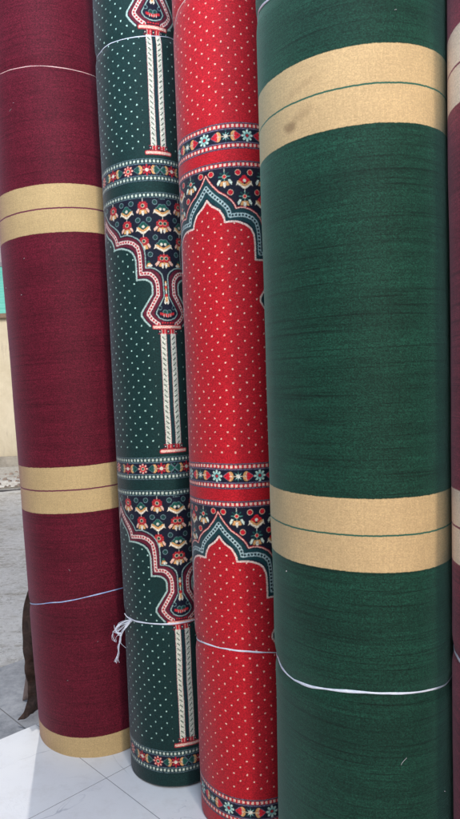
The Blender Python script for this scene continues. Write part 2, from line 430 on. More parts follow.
    def lotus(x, v, wide=False):
        k = 1.35 if wide else 1.0
        lob = [(-10, 2), (10, 2), (0, -8)] if not wide else [(-19, 3), (19, 3), (-8, -8), (8, -8)]
        if C['ring_fill'] is None:
            for a, b in lob: ell(x + a, v + b, 12 if wide else 11, 11, C['thin'])
        for a, b in lob: ell(x + a, v + b, 10 if wide else 10, 9.5, C['lotus'])
        for d in (-1, 1):
            poly([(x, v + 31), (x, v + 20), (x + d * 12 * k, v + 12), (x + d * 22 * k, v + 4), (x + d * 26 * k, v + 1), (x + d * 27 * k, v + 10), (x + d * 31 * k, v + 20), (x + d * 24 * k, v + 15), (x + d * 16 * k, v + 21), (x + d * 6 * k, v + 29)], C['leaf2'])
            line([(x, v + 19), (x + d * 9 * k, v + 14), (x + d * 20 * k, v + 5)], 7.5, C['orange'])
        line([(x, v + 28), (x, v + 44)], 2.0, C['cream'])
        if wide:
            for d in (-1, 1): ell(x + d * 8.5, v + 1, 5.6, 5.6, C['cream'])
        else: ell(x, v + 1, 5.6, 5.6, C['cream'])
    lotus(0, 202, True); flower(0, 261, True); lotus(0, 345, True); flower(0, 403, True)
    lotus(149, 202); flower(149, 259); flower(80, 187); flower(218, 187); lotus(81, 270); flower(80, 330)
    # partial motif in the inner corner
    poly([(66, 412), (50, 432), (76, 433)], C['orange']); ell(60, 430, 9, 5, C['cream']); ell(66, 415, 5, 5, C['green'])
    for x in (10, 18): rect(x - 9, x - 4, 161, 163.5, C['thin'])
    # wipe whatever motif crossed the outer line: redraw the arch border over it
    poly(O + W[::-1], C['arch_gap'])
    line(mid(W, B, .5), C['arch_w'], C['arch_band']); line(mid(B, O, .52), C['arch_w'], C['arch_band'])
    if C['o_outer'] is not None: line(O, 6.5, C['o_outer']); line([(a - .6, b + 1.4) for a, b in O], 3.0, C['o_line'])
    else: line(O, 4.2, C['o_line'])
    line(B, 17.5, C['arch_gap']); line(B, 14.5, C['strip'])
    # beads at even steps along B
    P = np.array(B, float); P = P[:]; seg = np.hypot(*np.diff(P, axis=0).T); L = np.r_[0, np.cumsum(seg)]; n = int(L[-1] / 12.3)
    for i in range(n + 1):
        t = (i + .0) * L[-1] / n; k = min(len(seg) - 1, np.searchsorted(L, t, 'right') - 1); f = (t - L[k]) / seg[k]
        q = P[k] * (1 - f) + P[k + 1] * f
        if C['bead_round']: ell(q[0], q[1], 4.3, 4.3, C['bead'])
        else: rect(q[0] - 3.7, q[0] + 3.7, q[1] - 3.9, q[1] + 3.9, C['bead'])
    line(W, 6.5, C['w_line'])
    # inside of the bulb
    line([(0, 496), (0, 530)], 6, C['orange']); ell(0, 506, 4.5, 6, C['cream']); rect(-1, 5, 514, 522, C['red']); rect(0, 2, 530, 548, C['cream']); rect(0, 6, 545, 556, C['red'])
    poly([(-6, 556), (6, 556), (11, 580), (5, 587), (0, 578)], C['cream']); poly([(-3, 556), (3, 556), (5, 574), (0, 578)], C['orange'])
    ring(29, 600, 8, 2, C['thin'], navy); ring(9, 617, 10, 2.2, C['thin'], C['darkgreen'])
    for x in (0, 9.5, 19, 26): rect(x - 4, x + 4.4, 625 - x * .25, 637 - x * .35, C['red'])
    for x in (5, 14.5): rect(x - .8, x + .8, 626, 636, C['cream'])
    for x in (0, 11, 22): rect(x - 3.5 if x else 0, x + 3.5, 657, 663, C['red'])
    # ---- capital, blocks, twin shafts, base
    def bar(v0, v1, hw):
        rect(0, hw, v0, v1, C['cap_edge']); ell(hw, (v0 + v1) / 2, 4, (v1 - v0) / 2, C['cap_edge'])
        rect(0, hw - 2, v0 + 3.6, v1 - 3.6, C['cap']); ell(hw - 2, (v0 + v1) / 2, 3, (v1 - v0) / 2 - 3.6, C['cap'])
    def blocks(v0, v1):
        rect(0, 41, v0, v1, C['cap_edge'])
        for x in (0, 35): rect(max(0, x - 6.5), x + 6.5, v0 + 1.5, v1 - 1.5, navy); rect(max(0, x - 2), x + 2, (v0 + v1) / 2 - 2, (v0 + v1) / 2 + 2, C['cream'])
        rect(13, 14.5, v0, v1, C['cream']); rect(26, 27.5, v0, v1, C['cream'])
    rect(0, 37, 704, 1152, C['shaft_bg']); 
    rect(9, 33, 704, 1152, C['shaft'])
    rect(8, 9.5, 704, 1152, C['shaft_edge']); rect(32, 33.5, 704, 1152, C['shaft_edge'])
    for k in range(21):
        v = 716 + k * 21.2
        poly([(14.5, v + 9), (26.5, v - 3), (27.5, v + 2), (15.5, v + 13)], C['stripe'])
    bar(668, 685, 60); blocks(686, 704); blocks(1150, 1167); bar(1169, 1186, 54)
    # ---- assemble a full repeat: mirror about x = 0 -> 572 mm wide, 1 mm cells
    img = img.reshape(NV // 2, 2, NX // 2, 2, 3).mean(axis=(1, 3))
    full = np.concatenate([img[:, ::-1], img], axis=1)    # index 0 <-> x = -286
    return full

def dots(full_uv, u, v, off, c, ok, pu=23.83, pv=24.45):
    """small squares in a staggered lattice on the plain field"""
    i = np.round((u - off[0]) / pu); best = np.zeros(u.shape, bool)
    for di in (-1, 0, 1):
        ii = i + di; vo = off[1] + (np.mod(ii, 2)) * pv; j = np.round((v - vo) / (2 * pv))
        best |= (np.abs(u - off[0] - ii * pu) < 2.7) & (np.abs(v - vo - j * 2 * pv) < 2.8)
    return best & ok

L_ = lambda *c: np.array(srgb(*c), np.float32)
NAVY = L_(22, 26, 46)
PAL_GREEN = dict(field=L_(19, 48, 46), navy=L_(20, 23, 40), cream=L_(218, 208, 190), cream2=L_(214, 190, 160), thin=L_(104, 132, 132), thin2=L_(58, 66, 88),
    dash_bg=L_(30, 62, 62), dash=L_(196, 204, 188), p8=L_(205, 60, 62), p8tip=L_(232, 178, 160), p8ring=L_(214, 190, 160), p8c=L_(28, 70, 62), star=L_(176, 38, 48), star_wide=True, 
    orange=L_(212, 152, 94), tip=L_(24, 78, 68), green=L_(28, 90, 74), darkgreen=L_(24, 66, 60), arch_gap=L_(28, 20, 36), arch_band=L_(98, 26, 44), arch_w=12.5,
    ring_fill=None, flower=L_(180, 42, 48), fgap=L_(110, 24, 40), fcore=L_(24, 62, 54), leaf=L_(228, 178, 158), leaf2=L_(226, 210, 186), lotus=L_(26, 82, 70),
    o_outer=None, o_line=L_(144, 166, 160), strip=L_(226, 196, 186), bead=L_(176, 30, 44), bead_round=False, w_line=L_(166, 188, 178), red=L_(190, 42, 48),
    cap_edge=L_(186, 40, 50), cap=L_(230, 190, 172), shaft=L_(208, 206, 190), shaft_edge=L_(150, 60, 66), shaft_bg=L_(20, 50, 56), stripe=L_(48, 78, 62), dot=L_(176, 210, 196))
PAL_RED = dict(PAL_GREEN)
PAL_RED.update(field=L_(180, 23, 35), dash_bg=L_(198, 28, 44), dash=L_(236, 196, 176), thin=L_(128, 110, 128), thin2=L_(74, 70, 98), p8=L_(150, 196, 186), p8tip=L_(206, 220, 202), p8ring=L_(52, 76, 78), p8c=L_(176, 28, 44),
    star=L_(30, 84, 76), star_wide=False, tip=L_(208, 30, 46), arch_gap=L_(22, 30, 46), arch_band=L_(20, 58, 62), ring_fill=L_(196, 26, 42), fcore=L_(206, 32, 44),
    leaf=L_(214, 222, 204), leaf2=L_(230, 214, 190), lotus=L_(200, 28, 42), o_outer=L_(190, 28, 44), o_line=L_(232, 190, 172), strip=L_(168, 188, 186), bead=L_(20, 44, 50), bead_round=True, w_line=L_(232, 200, 186), dot=L_(240, 184, 164))

# ------------------------------------------------------------------ carpet materials
def mat_carpet(name, kind, st=1.0):
    g = NG(name); uv = g.uv()
    grain = g.noise(uv, 190 if kind == 'print' else 230, 4, 0.8)                       # single tufts
    row = g.noise(g.mapping(uv, scale=(7, 230, 1)), 1.0, 4, 0.7)   # rows of the weave
    row2 = g.noise(g.mapping(uv, scale=(1.8, 110, 1)), 1.0, 6, 0.8, 0.25)
    warp = g.noise(g.mapping(uv, scale=(260, 9, 1)), 1.0, 3, 0.7)
    pat = g.noise(g.mapping(uv, scale=(1.6, 9, 1)), 1.0, 6, 0.75, 0.3)
    blot = g.noise(g.mapping(uv, scale=(4, 2.5, 1)), 1.0, 4, 0.6)
    cell = g.n('ShaderNodeVectorMath', operation='SNAP'); g.l(uv, cell.inputs[0]); cell.inputs[1].default_value = (0.0034, 0.0029, 1)
    wn = g.n('ShaderNodeTexWhiteNoise', noise_dimensions='2D'); g.l(cell.outputs[0], wn.inputs['Vector']); tuft = wn.outputs['Value']
    if kind == 'print':
        a = g.n('ShaderNodeAttribute', attribute_name='tuft_colour'); c = a.outputs['Color']
        k = g.math('MULTIPLY', g.rng(grain, 0.32, 0.68, 0.62, 1.38), g.rng(tuft, 0, 1, 0.76, 1.24))
        k = g.math('MULTIPLY', k, g.rng(row, 0.3, 0.7, 0.94, 1.06)); k = g.math('MULTIPLY', k, g.rng(blot, 0.3, 0.7, 0.92, 1.08))
    else:
        base, gold, linec, mid, P, hw, lw = kind
        sep = g.n('ShaderNodeSeparateXYZ'); g.l(uv, sep.inputs[0]); s = sep.outputs[1]
        wob = g.rng(g.noise(g.mapping(uv, scale=(60, 1, 1)), 1.0, 3, 0.7), 0, 1, -0.0022, 0.0022)
        wob2 = g.rng(g.noise(g.mapping(uv, scale=(3, 1, 1)), 1.0, 2), 0, 1, -0.004, 0.004)
        s2 = g.math('ADD', g.math('ADD', s, wob), wob2)
        t = g.math('FRACT', g.math('ADD', g.math('DIVIDE', g.math('SUBTRACT', s2, mid), P), 0.5 + 4))
        d = g.math('ABSOLUTE', g.math('MULTIPLY', g.math('SUBTRACT', t, 0.5), P))
        inb = g.rng(d, hw - 0.0012, hw + 0.0012, 1, 0); inl = g.rng(d, lw - 0.0008, lw + 0.0008, 1, 0)
        bc = g.mix(g.rng(row2, 0.32, 0.70, 0, 1), tuple(v * (1 - .40 * st) for v in base), tuple(v * (1 + .35 * st) for v in base))
        bc = g.mix(g.rng(pat, 0.38, 0.60, 0.65 * st, 0.0), bc, tuple(v * .45 for v in base))
        streak = g.rng(g.noise(g.mapping(uv, scale=(2.4, 120, 1)), 1.0, 3, 0.6, 0.2), 0.35, 0.44, 1 - 0.55 * st, 1.0)
        sc = g.n('ShaderNodeVectorMath', operation='SCALE'); g.l(bc, sc.inputs[0]); g.l(streak, sc.inputs['Scale']); bc = sc.outputs[0]
        bc = g.mix(g.rng(g.noise(g.mapping(uv, scale=(30, 420, 1)), 1.0, 3, 0.8), 0.60, 0.78, 0, 0.35), bc, tuple(min(1, v * 2.2 + .03) for v in base))
        gc = g.mix(g.rng(blot, 0.3, 0.7, 0, 1), tuple(v * .90 for v in gold), tuple(v * 1.08 for v in gold))
        gc = g.mix(g.rng(g.noise(g.mapping(uv, scale=(210, 12, 1)), 1.0, 3, 0.7), 0.35, 0.65, 0.16, 0.0), gc, tuple(v * .5 for v in gold))
        gc = g.mix(g.rng(row, 0.3, 0.7, 0.16, 0.0), gc, tuple(v * .5 for v in gold))
        # handling marks rubbed into the pale stripe
        for (cu, cs, ru, rs, amt, ang) in STAINS.get(name, ()):
            q = g.mapping(uv, loc=(-cu, -cs, 0)); q2 = g.mapping(q, rot=(0, 0, ang), scale=(1, 1, 1)); q3 = g.mapping(q2, scale=(1 / ru, 1 / rs, 1))
            ln = g.n('ShaderNodeVectorMath', operation='LENGTH'); g.l(q3, ln.inputs[0])
            dd = g.math('ADD', ln.outputs['Value'], g.rng(g.noise(uv, 30, 4, 0.7), 0, 1, -0.5, 0.5))
            gc = g.mix(g.rng(dd, 0.2, 1.1, amt, 0, True), gc, (0.17, 0.085, 0.04))
        gc = g.mix(inl, gc, linec)
        c = g.mix(inb, bc, gc)
        k = g.math('MULTIPLY', g.rng(grain, 0.32, 0.68, 0.55, 1.45), g.rng(tuft, 0, 1, 0.58, 1.42)); k = g.math('MULTIPLY', k, g.math('MULTIPLY', g.rng(row, 0.3, 0.7, 0.92, 1.08), g.rng(warp, 0.3, 0.7, 0.88, 1.12)))
        k = g.math('ADD', 1.0, g.math('MULTIPLY', g.math('SUBTRACT', k, 1.0), g.rng(inb, 0, 1, 1.0, 0.26)))
    sc = g.n('ShaderNodeVectorMath', operation='SCALE'); g.l(c, sc.inputs[0]); g.l(k, sc.inputs['Scale'])
    g.put(g.b.inputs['Base Color'], sc.outputs[0])
    g.put(g.b.inputs['Roughness'], 0.62); g.put(g.b.inputs['Specular IOR Level'], 0.13)
    g.put(g.b.inputs['Sheen Weight'], 0.30); g.put(g.b.inputs['Sheen Tint'], (0.75, 0.68, 0.72) if kind == 'print' else tuple(0.25 + 0.75 * (v / max(kind[0])) ** .5 * 1.0 for v in kind[0])); g.put(g.b.inputs['Sheen Roughness'], 0.45)
    hgt = g.math('ADD', g.math('MULTIPLY', grain, 0.7), g.math('MULTIPLY', row, 0.5))
    g.put(g.b.inputs['Normal'], g.bump(hgt, 0.55, 0.0022))
    return g.m
STAINS = {}

# ------------------------------------------------------------------ a carpet roll
def roll_frame(name, x, y, tx, ty):
    root = bpy.data.objects.new(name, None); col.objects.link(root)
    root.location = (x, y, 0); root.rotation_mode = 'QUATERNION'
    root.rotation_quaternion = Vector((0, 0, 1)).rotation_difference(Vector((tx, ty, 1)).normalized())
    root.empty_display_size = 0.2
    return root

def ring_s(keys, th):
    """height of a tie at angle th: a tilted hoop through the given (degrees, height) points"""
    T = np.radians([k[0] for k in keys]); S = np.array([k[1] for k in keys])
    A = np.c_[np.ones_like(T), np.cos(T), np.sin(T)]; Wt = np.diag([1e-4, .03, .03] if len(T) > 4 else [1e-4, .3, .3])
    c = np.linalg.solve(A.T @ A + Wt * .1, A.T @ S); res = S - A @ c
    order = np.argsort(T); Tn = T[order]; Rn = res[order]
    th = np.mod(th, 2 * math.pi)
    ext = np.r_[Tn[0] - 0.7, Tn, Tn[-1] + 0.7]; er = np.r_[0, Rn, 0]
    rr = np.interp(th, ext, er) + np.interp(th - 2 * math.pi, ext, er) * ((th - 2 * math.pi) > ext[0])
    return c[0] + c[1] * np.cos(th) + c[2] * np.sin(th) + rr

def radius(R, th, s, ties, seed):
    """roll radius with the gentle lumps of rolled pile and the pinch of each tie"""
    d = 0.0036 * vnoise(th / (2 * math.pi) * 7, s * 1.3, seed, 7) + 0.0015 * vnoise(th / (2 * math.pi) * 19, s * 5, seed + 1, 19)
    for keys in ties:
        q = s - ring_s(keys, th); d = d - 0.0060 * np.exp(-(q / 0.024) ** 2)
    return R + d

def make_roll(name, x, y, tx, ty, R, Ht, ties, seed, mt, du, dv, design=None):
    root = roll_frame(name, x, y, tx, ty)
    face = math.atan2(-y, -x)                                # towards the middle of the shop front
    half = math.radians(112)
    dense = np.arange(-half, half, du / R); back = np.linspace(half, 2 * math.pi - half, 60)[:-1]
    th = face + np.r_[dense, back]; th0 = np.r_[dense, back]
    nt_ = len(th)
    sv = np.r_[[0.0, 0.0015, 0.004, 0.008], np.arange(0.012, min(Ht, 3.35), dv), [min(Ht, 3.35) + .02, Ht - .02, Ht - .006, Ht - .001]]
    sv = np.unique(sv[sv <= Ht]); ns = len(sv)
    TH, SV = np.meshgrid(th, sv)
    bot = -(tx * np.cos(TH) + ty * np.sin(TH)) * R
    S = SV + bot * np.clip(1 - SV / 0.12, 0, 1)
    rad = radius(R, TH, S, ties, seed)
    rad -= 0.008 * (1 - np.sqrt(np.clip(1 - (1 - np.clip(SV / 0.008, 0, 1)) ** 2, 0, 1)))
    rad -= 0.006 * np.clip(1 - (Ht - SV) / 0.006, 0, 1) ** 2
    rng = np.random.RandomState(seed)
    if design is not None: rad += (rng.rand(*rad.shape) - .5) * 0.0006
    co = np.stack([rad * np.cos(TH), rad * np.sin(TH), S], -1).reshape(-1, 3)
    nv = len(co)
    # top end: flat wound end
    extra = []; uvx = []
    rings_t = [0.8, 0.55, 0.3, 0.1]
    for q in rings_t:
        extra.append(np.stack([R * q * np.cos(th), R * q * np.sin(th), np.full(nt_, Ht - 0.002 * (q * 37 % 3))], -1))
    co = np.concatenate([co] + extra)
    i = np.arange(ns - 1)[:, None] * nt_; j = np.arange(nt_)[None, :]; j2 = (j + 1) % nt_
    quads = np.stack([i + j, i + j2, i + nt_ + j2, i + nt_ + j], -1).reshape(-1, 4)
    base = (ns - 1) * nt_; tops = []
    for q in range(len(rings_t)):
        nb = nv + q * nt_; jj = np.arange(nt_); jn = (jj + 1) % nt_
        tops.append(np.stack([base + jj, base + jn, nb + jn, nb + jj], -1)); base = nb
    quads = np.concatenate([quads] + tops).astype(np.int32)
    me = bpy.data.meshes.new("carpet"); nf = len(quads)
    me.vertices.add(len(co)); me.vertices.foreach_set('co', co.astype(np.float32).ravel())
    me.loops.add(nf * 4); me.loops.foreach_set('vertex_index', quads.ravel())
    me.polygons.add(nf); me.polygons.foreach_set('loop_start', np.arange(0, nf * 4, 4, dtype=np.int32))
    me.update(calc_edges=True)
    me.polygons.foreach_set('use_smooth', np.ones(nf, bool))
    # uv in metres: u along the circumference, v up the roll
    U = np.concatenate([np.broadcast_to(th0 * R, (ns, nt_)).ravel()] + [th0 * R * q for q in rings_t]).astype(np.float32)
    Vv = np.concatenate([S.ravel()] + [np.full(nt_, Ht + R * (1 - q)) for q in rings_t]).astype(np.float32)
    lu = U[quads]; lu[:, 1] = np.where(lu[:, 1] < lu[:, 0] - 0.1, lu[:, 1] + 2 * math.pi * R, lu[:, 1]); lu[:, 2] = np.where(lu[:, 2] < lu[:, 3] - 0.1, lu[:, 2] + 2 * math.pi * R, lu[:, 2])
    uvl = me.uv_layers.new(name='metres'); uvl.data.foreach_set('uv', np.stack([lu, Vv[quads]], -1).astype(np.float32).ravel())
    if design is not None:
        full, s_top, u_col, dot_off, dotc = design
        # millimetres: u from the column axis, v down from the top of the border band
        thv = np.degrees(np.r_[TH.ravel(), np.concatenate([th] * len(rings_t))])
        um = np.radians((thv - u_col + 180) % 360 - 180) * R * 1000
        um = um + 1.6 * vnoise(um / 130 + 900, thv * 0 + np.r_[S.ravel(), np.full(len(rings_t) * nt_, Ht)] * 9, 11) + (rng.rand(len(um)) - .5) * 1.5
        vm = (s_top - np.r_[S.ravel(), np.full(len(rings_t) * nt_, Ht)]) * 1000
        vm = vm + 2.0 * vnoise(um / 110 + 900, vm / 140 + 900, 12) + (rng.rand(len(vm)) - .5) * 1.5
        vmod = np.mod(vm, 1200.0)
        xi = np.mod(um + 286, 572.0); fx = xi - .5; fy = vmod - .5
        x0 = np.floor(fx).astype(int); y0 = np.floor(fy).astype(int); ax = (fx - x0)[:, None]; ay = (fy - y0)[:, None]
        g_ = lambda a, b: full[np.mod(b, 1200), np.mod(a, 572)]
        cc = (g_(x0, y0) * (1 - ax) + g_(x0 + 1, y0) * ax) * (1 - ay) + (g_(x0, y0 + 1) * (1 - ax) + g_(x0 + 1, y0 + 1) * ax) * ay
        fld = full[1195, 5]; inner = (np.abs(cc - fld).sum(1) < 1e-3) & (vmod > 262) & (vmod < 1172)
        dx = np.abs(np.mod(um + 286, 572) - 286)
        inner &= ~((dx < 60) & (vmod > 640)) & ~((dx < 122) & (vmod < 490)) & ~((dx < 112) & (vmod < 655)) 
        low = np.r_[S.ravel(), np.full(len(rings_t) * nt_, Ht)] < s_top - 1.2 - 0.0935
        cc[low] = fld
        dm = dots(None, um, vmod, dot_off, None, inner)
        cc[dm] = dotc
        ca_ = me.color_attributes.new('tuft_colour', 'FLOAT_COLOR', 'POINT')
        ca_.data.foreach_set('color', np.concatenate([cc, np.ones((len(cc), 1))], 1).astype(np.float32).ravel())
    ob = bpy.data.objects.new("carpet", me); col.objects.link(ob); ob.parent = root
    set_mat(ob, mt)
    return root

def tube(name, pts, r, mt, parent=None, flat=1.0, closed=False, nrm=None, nseg=8):
    """tube through pts; r may be a list; flat squashes it along nrm"""
    n = len(pts); vs = []; fs = []
    P = [Vector(p) for p in pts]
    for i in range(n):
        a = P[(i - 1) % n] if (closed or i > 0) else P[i]; b = P[(i + 1) % n] if (closed or i < n - 1) else P[i]
        t = (b - a).normalized(); nn = Vector(nrm[i]) if nrm is not None else (Vector((0.3, 1, 0.2)))
        s = t.cross(nn).normalized(); nn = s.cross(t).normalized(); rr = r[i] if hasattr(r, '__len__') else r
        for k in range(nseg):
            an = 2 * math.pi * k / nseg; vs.append(P[i] + s * rr * math.cos(an) + nn * rr * flat * math.sin(an))
    m_ = n if closed else n - 1
    for i in range(m_):
        for k in range(nseg):
            a = i * nseg + k; b = i * nseg + (k + 1) % nseg; c = ((i + 1) % n) * nseg
            fs.append((a, b, c + (k + 1) % nseg, c + k))
    if not closed:
        fs.append(tuple(range(nseg))[::-1]); fs.append(tuple((n - 1) * nseg + k for k in range(nseg)))
    return mesh_obj(name, vs, fs, mt, parent, smooth=True)

def mat_twine(name, c, c2):
    g = NG(name); v = g.obj(); n = g.noise(v, 60, 5, 0.7)
    g.put(g.b.inputs['Base Color'], g.mix(g.rng(n, 0.35, 0.65, 0, 1), c, c2)); g.put(g.b.inputs['Roughness'], 0.35)
    g.put(g.b.inputs['Normal'], g.bump(g.noise(v, 500, 3, 0.8), 0.4, 0.001)); return g.m

def tie(root, R, keys, ties, seed, width, mt, label=None, flat=0.4):
    n = 320; th = np.linspace(0, 2 * math.pi, n, endpoint=False); s = ring_s(keys, th)
    s = s + 0.0012 * vnoise(th * 5, th * 0 + 3, seed)
    rad = radius(R, th, s, ties, seed) + width * flat * .7
    wd = width * (1 + 0.35 * vnoise(th * 4 + 9, th * 0 + 7, seed + 3))
    pts = np.stack([rad * np.cos(th), rad * np.sin(th), s], -1); nr = np.stack([np.cos(th), np.sin(th), 0 * th], -1)
    o = tube("string", pts.tolist(), wd.tolist(), mt, root, flat, True, nr.tolist())
    if label: o['label'] = label
    return o

K_ = {
'M_up':[(233.0, 3.035), (247.1, 3.0314), (261.6, 3.0279), (274.9, 3.0225), (288.0, 3.0189), (307.1, 3.0185), (325.6, 3.0259)],
'M_lo':[(191.5, 0.6473), (232.6, 0.6994), (250.2, 0.7133), (269.7, 0.7284), (288.4, 0.7374), (302.5, 0.7388)],
'D_up':[(187.6, 3.0487), (205.0, 3.0391), (216.3, 3.0431), (230.0, 3.0415), (245.1, 3.0404), (258.3, 3.0387), (273.2, 3.0401), (289.7, 3.0449), (304.1, 3.0519), (316.2, 3.0591)],
'D_lo':[(212.3, 0.6696), (223.0, 0.6699), (239.4, 0.6735), (259.5, 0.6741), (278.4, 0.6731), (303.5, 0.6722)],
'R_up':[(190.8, 3.0116), (200.0, 3.0264), (209.5, 3.0334), (216.8, 3.0379)],
'R_lo':[(188.2, 0.6682), (206.0, 0.6778), (225.8, 0.682), (241.7, 0.6825), (254.8, 0.682), (270.6, 0.6784), (290.9, 0.669)],
'G_up':[(168.5, 2.7636), (176.6, 2.7778), (187.6, 2.7686), (197.9, 2.7574)],
'G_lo':[(178.7, 0.7427), (186.1, 0.7292), (195.6, 0.7243), (203.7, 0.7225), (211.2, 0.7266), (219.2, 0.732), (226.2, 0.7381), (241.7, 0.7497), (253.0, 0.7525), (267.1, 0.7535), (279.3, 0.7513), (293.6, 0.7466), (312.7, 0.7363)],
'N_lo':[(166.6, 0.8504), (170.9, 0.847), (175.7, 0.8452)],
}
white_tw = mat_twine("white_twine", (0.78, 0.78, 0.84), (0.60, 0.62, 0.72))
blue_tw = mat_twine("pale_blue_twine", (0.26, 0.36, 0.66), (0.52, 0.58, 0.76))
rose_tw = mat_twine("pale_rose_twine", (0.72, 0.30, 0.30), (0.80, 0.58, 0.52))
lilac_tw = mat_twine("lilac_twine", (0.62, 0.55, 0.62), (0.72, 0.68, 0.74))

DESIGN_K = {2: 1.0, 3: 1.0}
GROUP = "carpet rolls standing upright in a row"
def face_u(x, y, R, deg):
    f = math.degrees(math.atan2(-y, -x)); return math.radians((deg - f + 180) % 360 - 180) * R
# geometry of the five rolls: x, y, lean x, lean y, radius
ROLLS = dict(M=(-.27703, 3.0043, -.02623, -.01757, .27493), D=(.08283, 2.6683, -.00519, .01675, .18581),
             R=(.36577, 2.35499, .00637, .02266, .19099), G=(.67395, 1.99548, .00521, -.01771, .27114), N=(1.06471, 1.64779, .01886, -.00338, .2436))

gx, gy, _, _, gR = ROLLS['G']
STAINS["green_carpet"] = [(face_u(gx, gy, gR, 215), 2.357, .030, .020, .60, 0.3), (face_u(gx, gy, gR, 221), 2.375, .075, .020, .22, -0.4), (face_u(gx, gy, gR, 222), 2.452, .085, .016, .15, -0.35)]
GOLD = (0.56, 0.37, 0.185)
m_green = mat_carpet("green_carpet", ((0.0065, 0.040, 0.0235), GOLD, (0.02, 0.09, 0.06), 1.2026, 1.21707, 0.1036, 0.0024))
m_maroon = mat_carpet("maroon_carpet", ((0.120, 0.007, 0.018), (0.60, 0.41, 0.195), (0.14, 0.02, 0.05), 1.21257, 1.21707, 0.1024, 0.0030), 0.55)
m_maroon2 = mat_carpet("far_maroon_carpet", ((0.19, 0.026, 0.042), (0.74, 0.62, 0.47), (0.16, 0.03, 0.05), 1.2159, 1.21707, 0.1008, 0.0028))
m_print = mat_carpet("printed_carpet", 'print')

# 1 maroon, far left
tM = [K_['M_up'], K_['M_lo']]
rM = make_roll("carpet_roll", *ROLLS['M'], 3.65, tM, 1, m_maroon, 0.010, 0.010)
tag(rM, "maroon carpet roll with golden stripes at the left end, its gold hem on the tiles", "carpet roll", GROUP)
tie(rM, ROLLS['M'][4], K_['M_up'], tM, 1, 0.0017, rose_tw, "thin pale rose string near the top"); tie(rM, ROLLS['M'][4], K_['M_lo'], tM, 1, 0.0024, blue_tw, "slanting pale blue string")
# 2 dark green with dots, columns and arches
tD = [K_['D_up'], K_['D_lo']]
dg = make_design(PAL_GREEN)
rD = make_roll("carpet_roll", *ROLLS['D'], 3.65, tD, 2, m_print, 0.0018, 0.0018, (dg, 1.35366, -72.0, (60.0, 1034.7), PAL_GREEN['dot']))
tag(rD, "slim dark green dotted carpet roll with twin columns, left of the red roll", "carpet roll", GROUP)
tie(rD, ROLLS['D'][4], K_['D_up'], tD, 2, 0.0018, white_tw); tie(rD, ROLLS['D'][4], K_['D_lo'], tD, 2, 0.0030, white_tw)
# 3 red with dots and a pointed arch
tR = [K_['R_up'], K_['R_lo']]
dr = make_design(PAL_RED)
PEAK = -123.7
ucol = PEAK + math.degrees(0.286 / ROLLS['R'][4])
rR = make_roll("carpet_roll", *ROLLS['R'], 3.65, tR, 3, m_print, 0.0018, 0.0018, (dr, 1.35157, ucol, (286 - 23.4 - 23.83 * 20, 427.0), PAL_RED['dot']))
tag(rR, "bright red dotted carpet roll with pointed arches, touching the big green roll", "carpet roll", GROUP)
tie(rR, ROLLS['R'][4], K_['R_up'], tR, 3, 0.0022, rose_tw); tie(rR, ROLLS['R'][4], K_['R_lo'], tR, 3, 0.0026, white_tw)
# 4 big green
tG = [K_['G_up'], K_['G_lo']]
rG = make_roll("carpet_roll", *ROLLS['G'], 3.65, tG, 4, m_green, 0.010, 0.010)
tag(rG, "large plain green carpet roll with broad golden stripes, nearest and widest of all", "carpet roll", GROUP)
tie(rG, ROLLS['G'][4], K_['G_up'], tG, 4, 0.0032, lilac_tw); tie(rG, ROLLS['G'][4], K_['G_lo'], tG, 4, 0.0036, white_tw)
# 5 maroon, cut by the right edge
tN = [K_['N_lo']]
rN = make_roll("carpet_roll", *ROLLS['N'], 3.65, tN, 5, m_maroon2, 0.010, 0.010)
tag(rN, "maroon carpet roll with pale beige stripes, right of the big green roll", "carpet roll", GROUP)
tie(rN, ROLLS['N'][4], K_['N_lo'], tN, 5, 0.0040, lilac_tw)

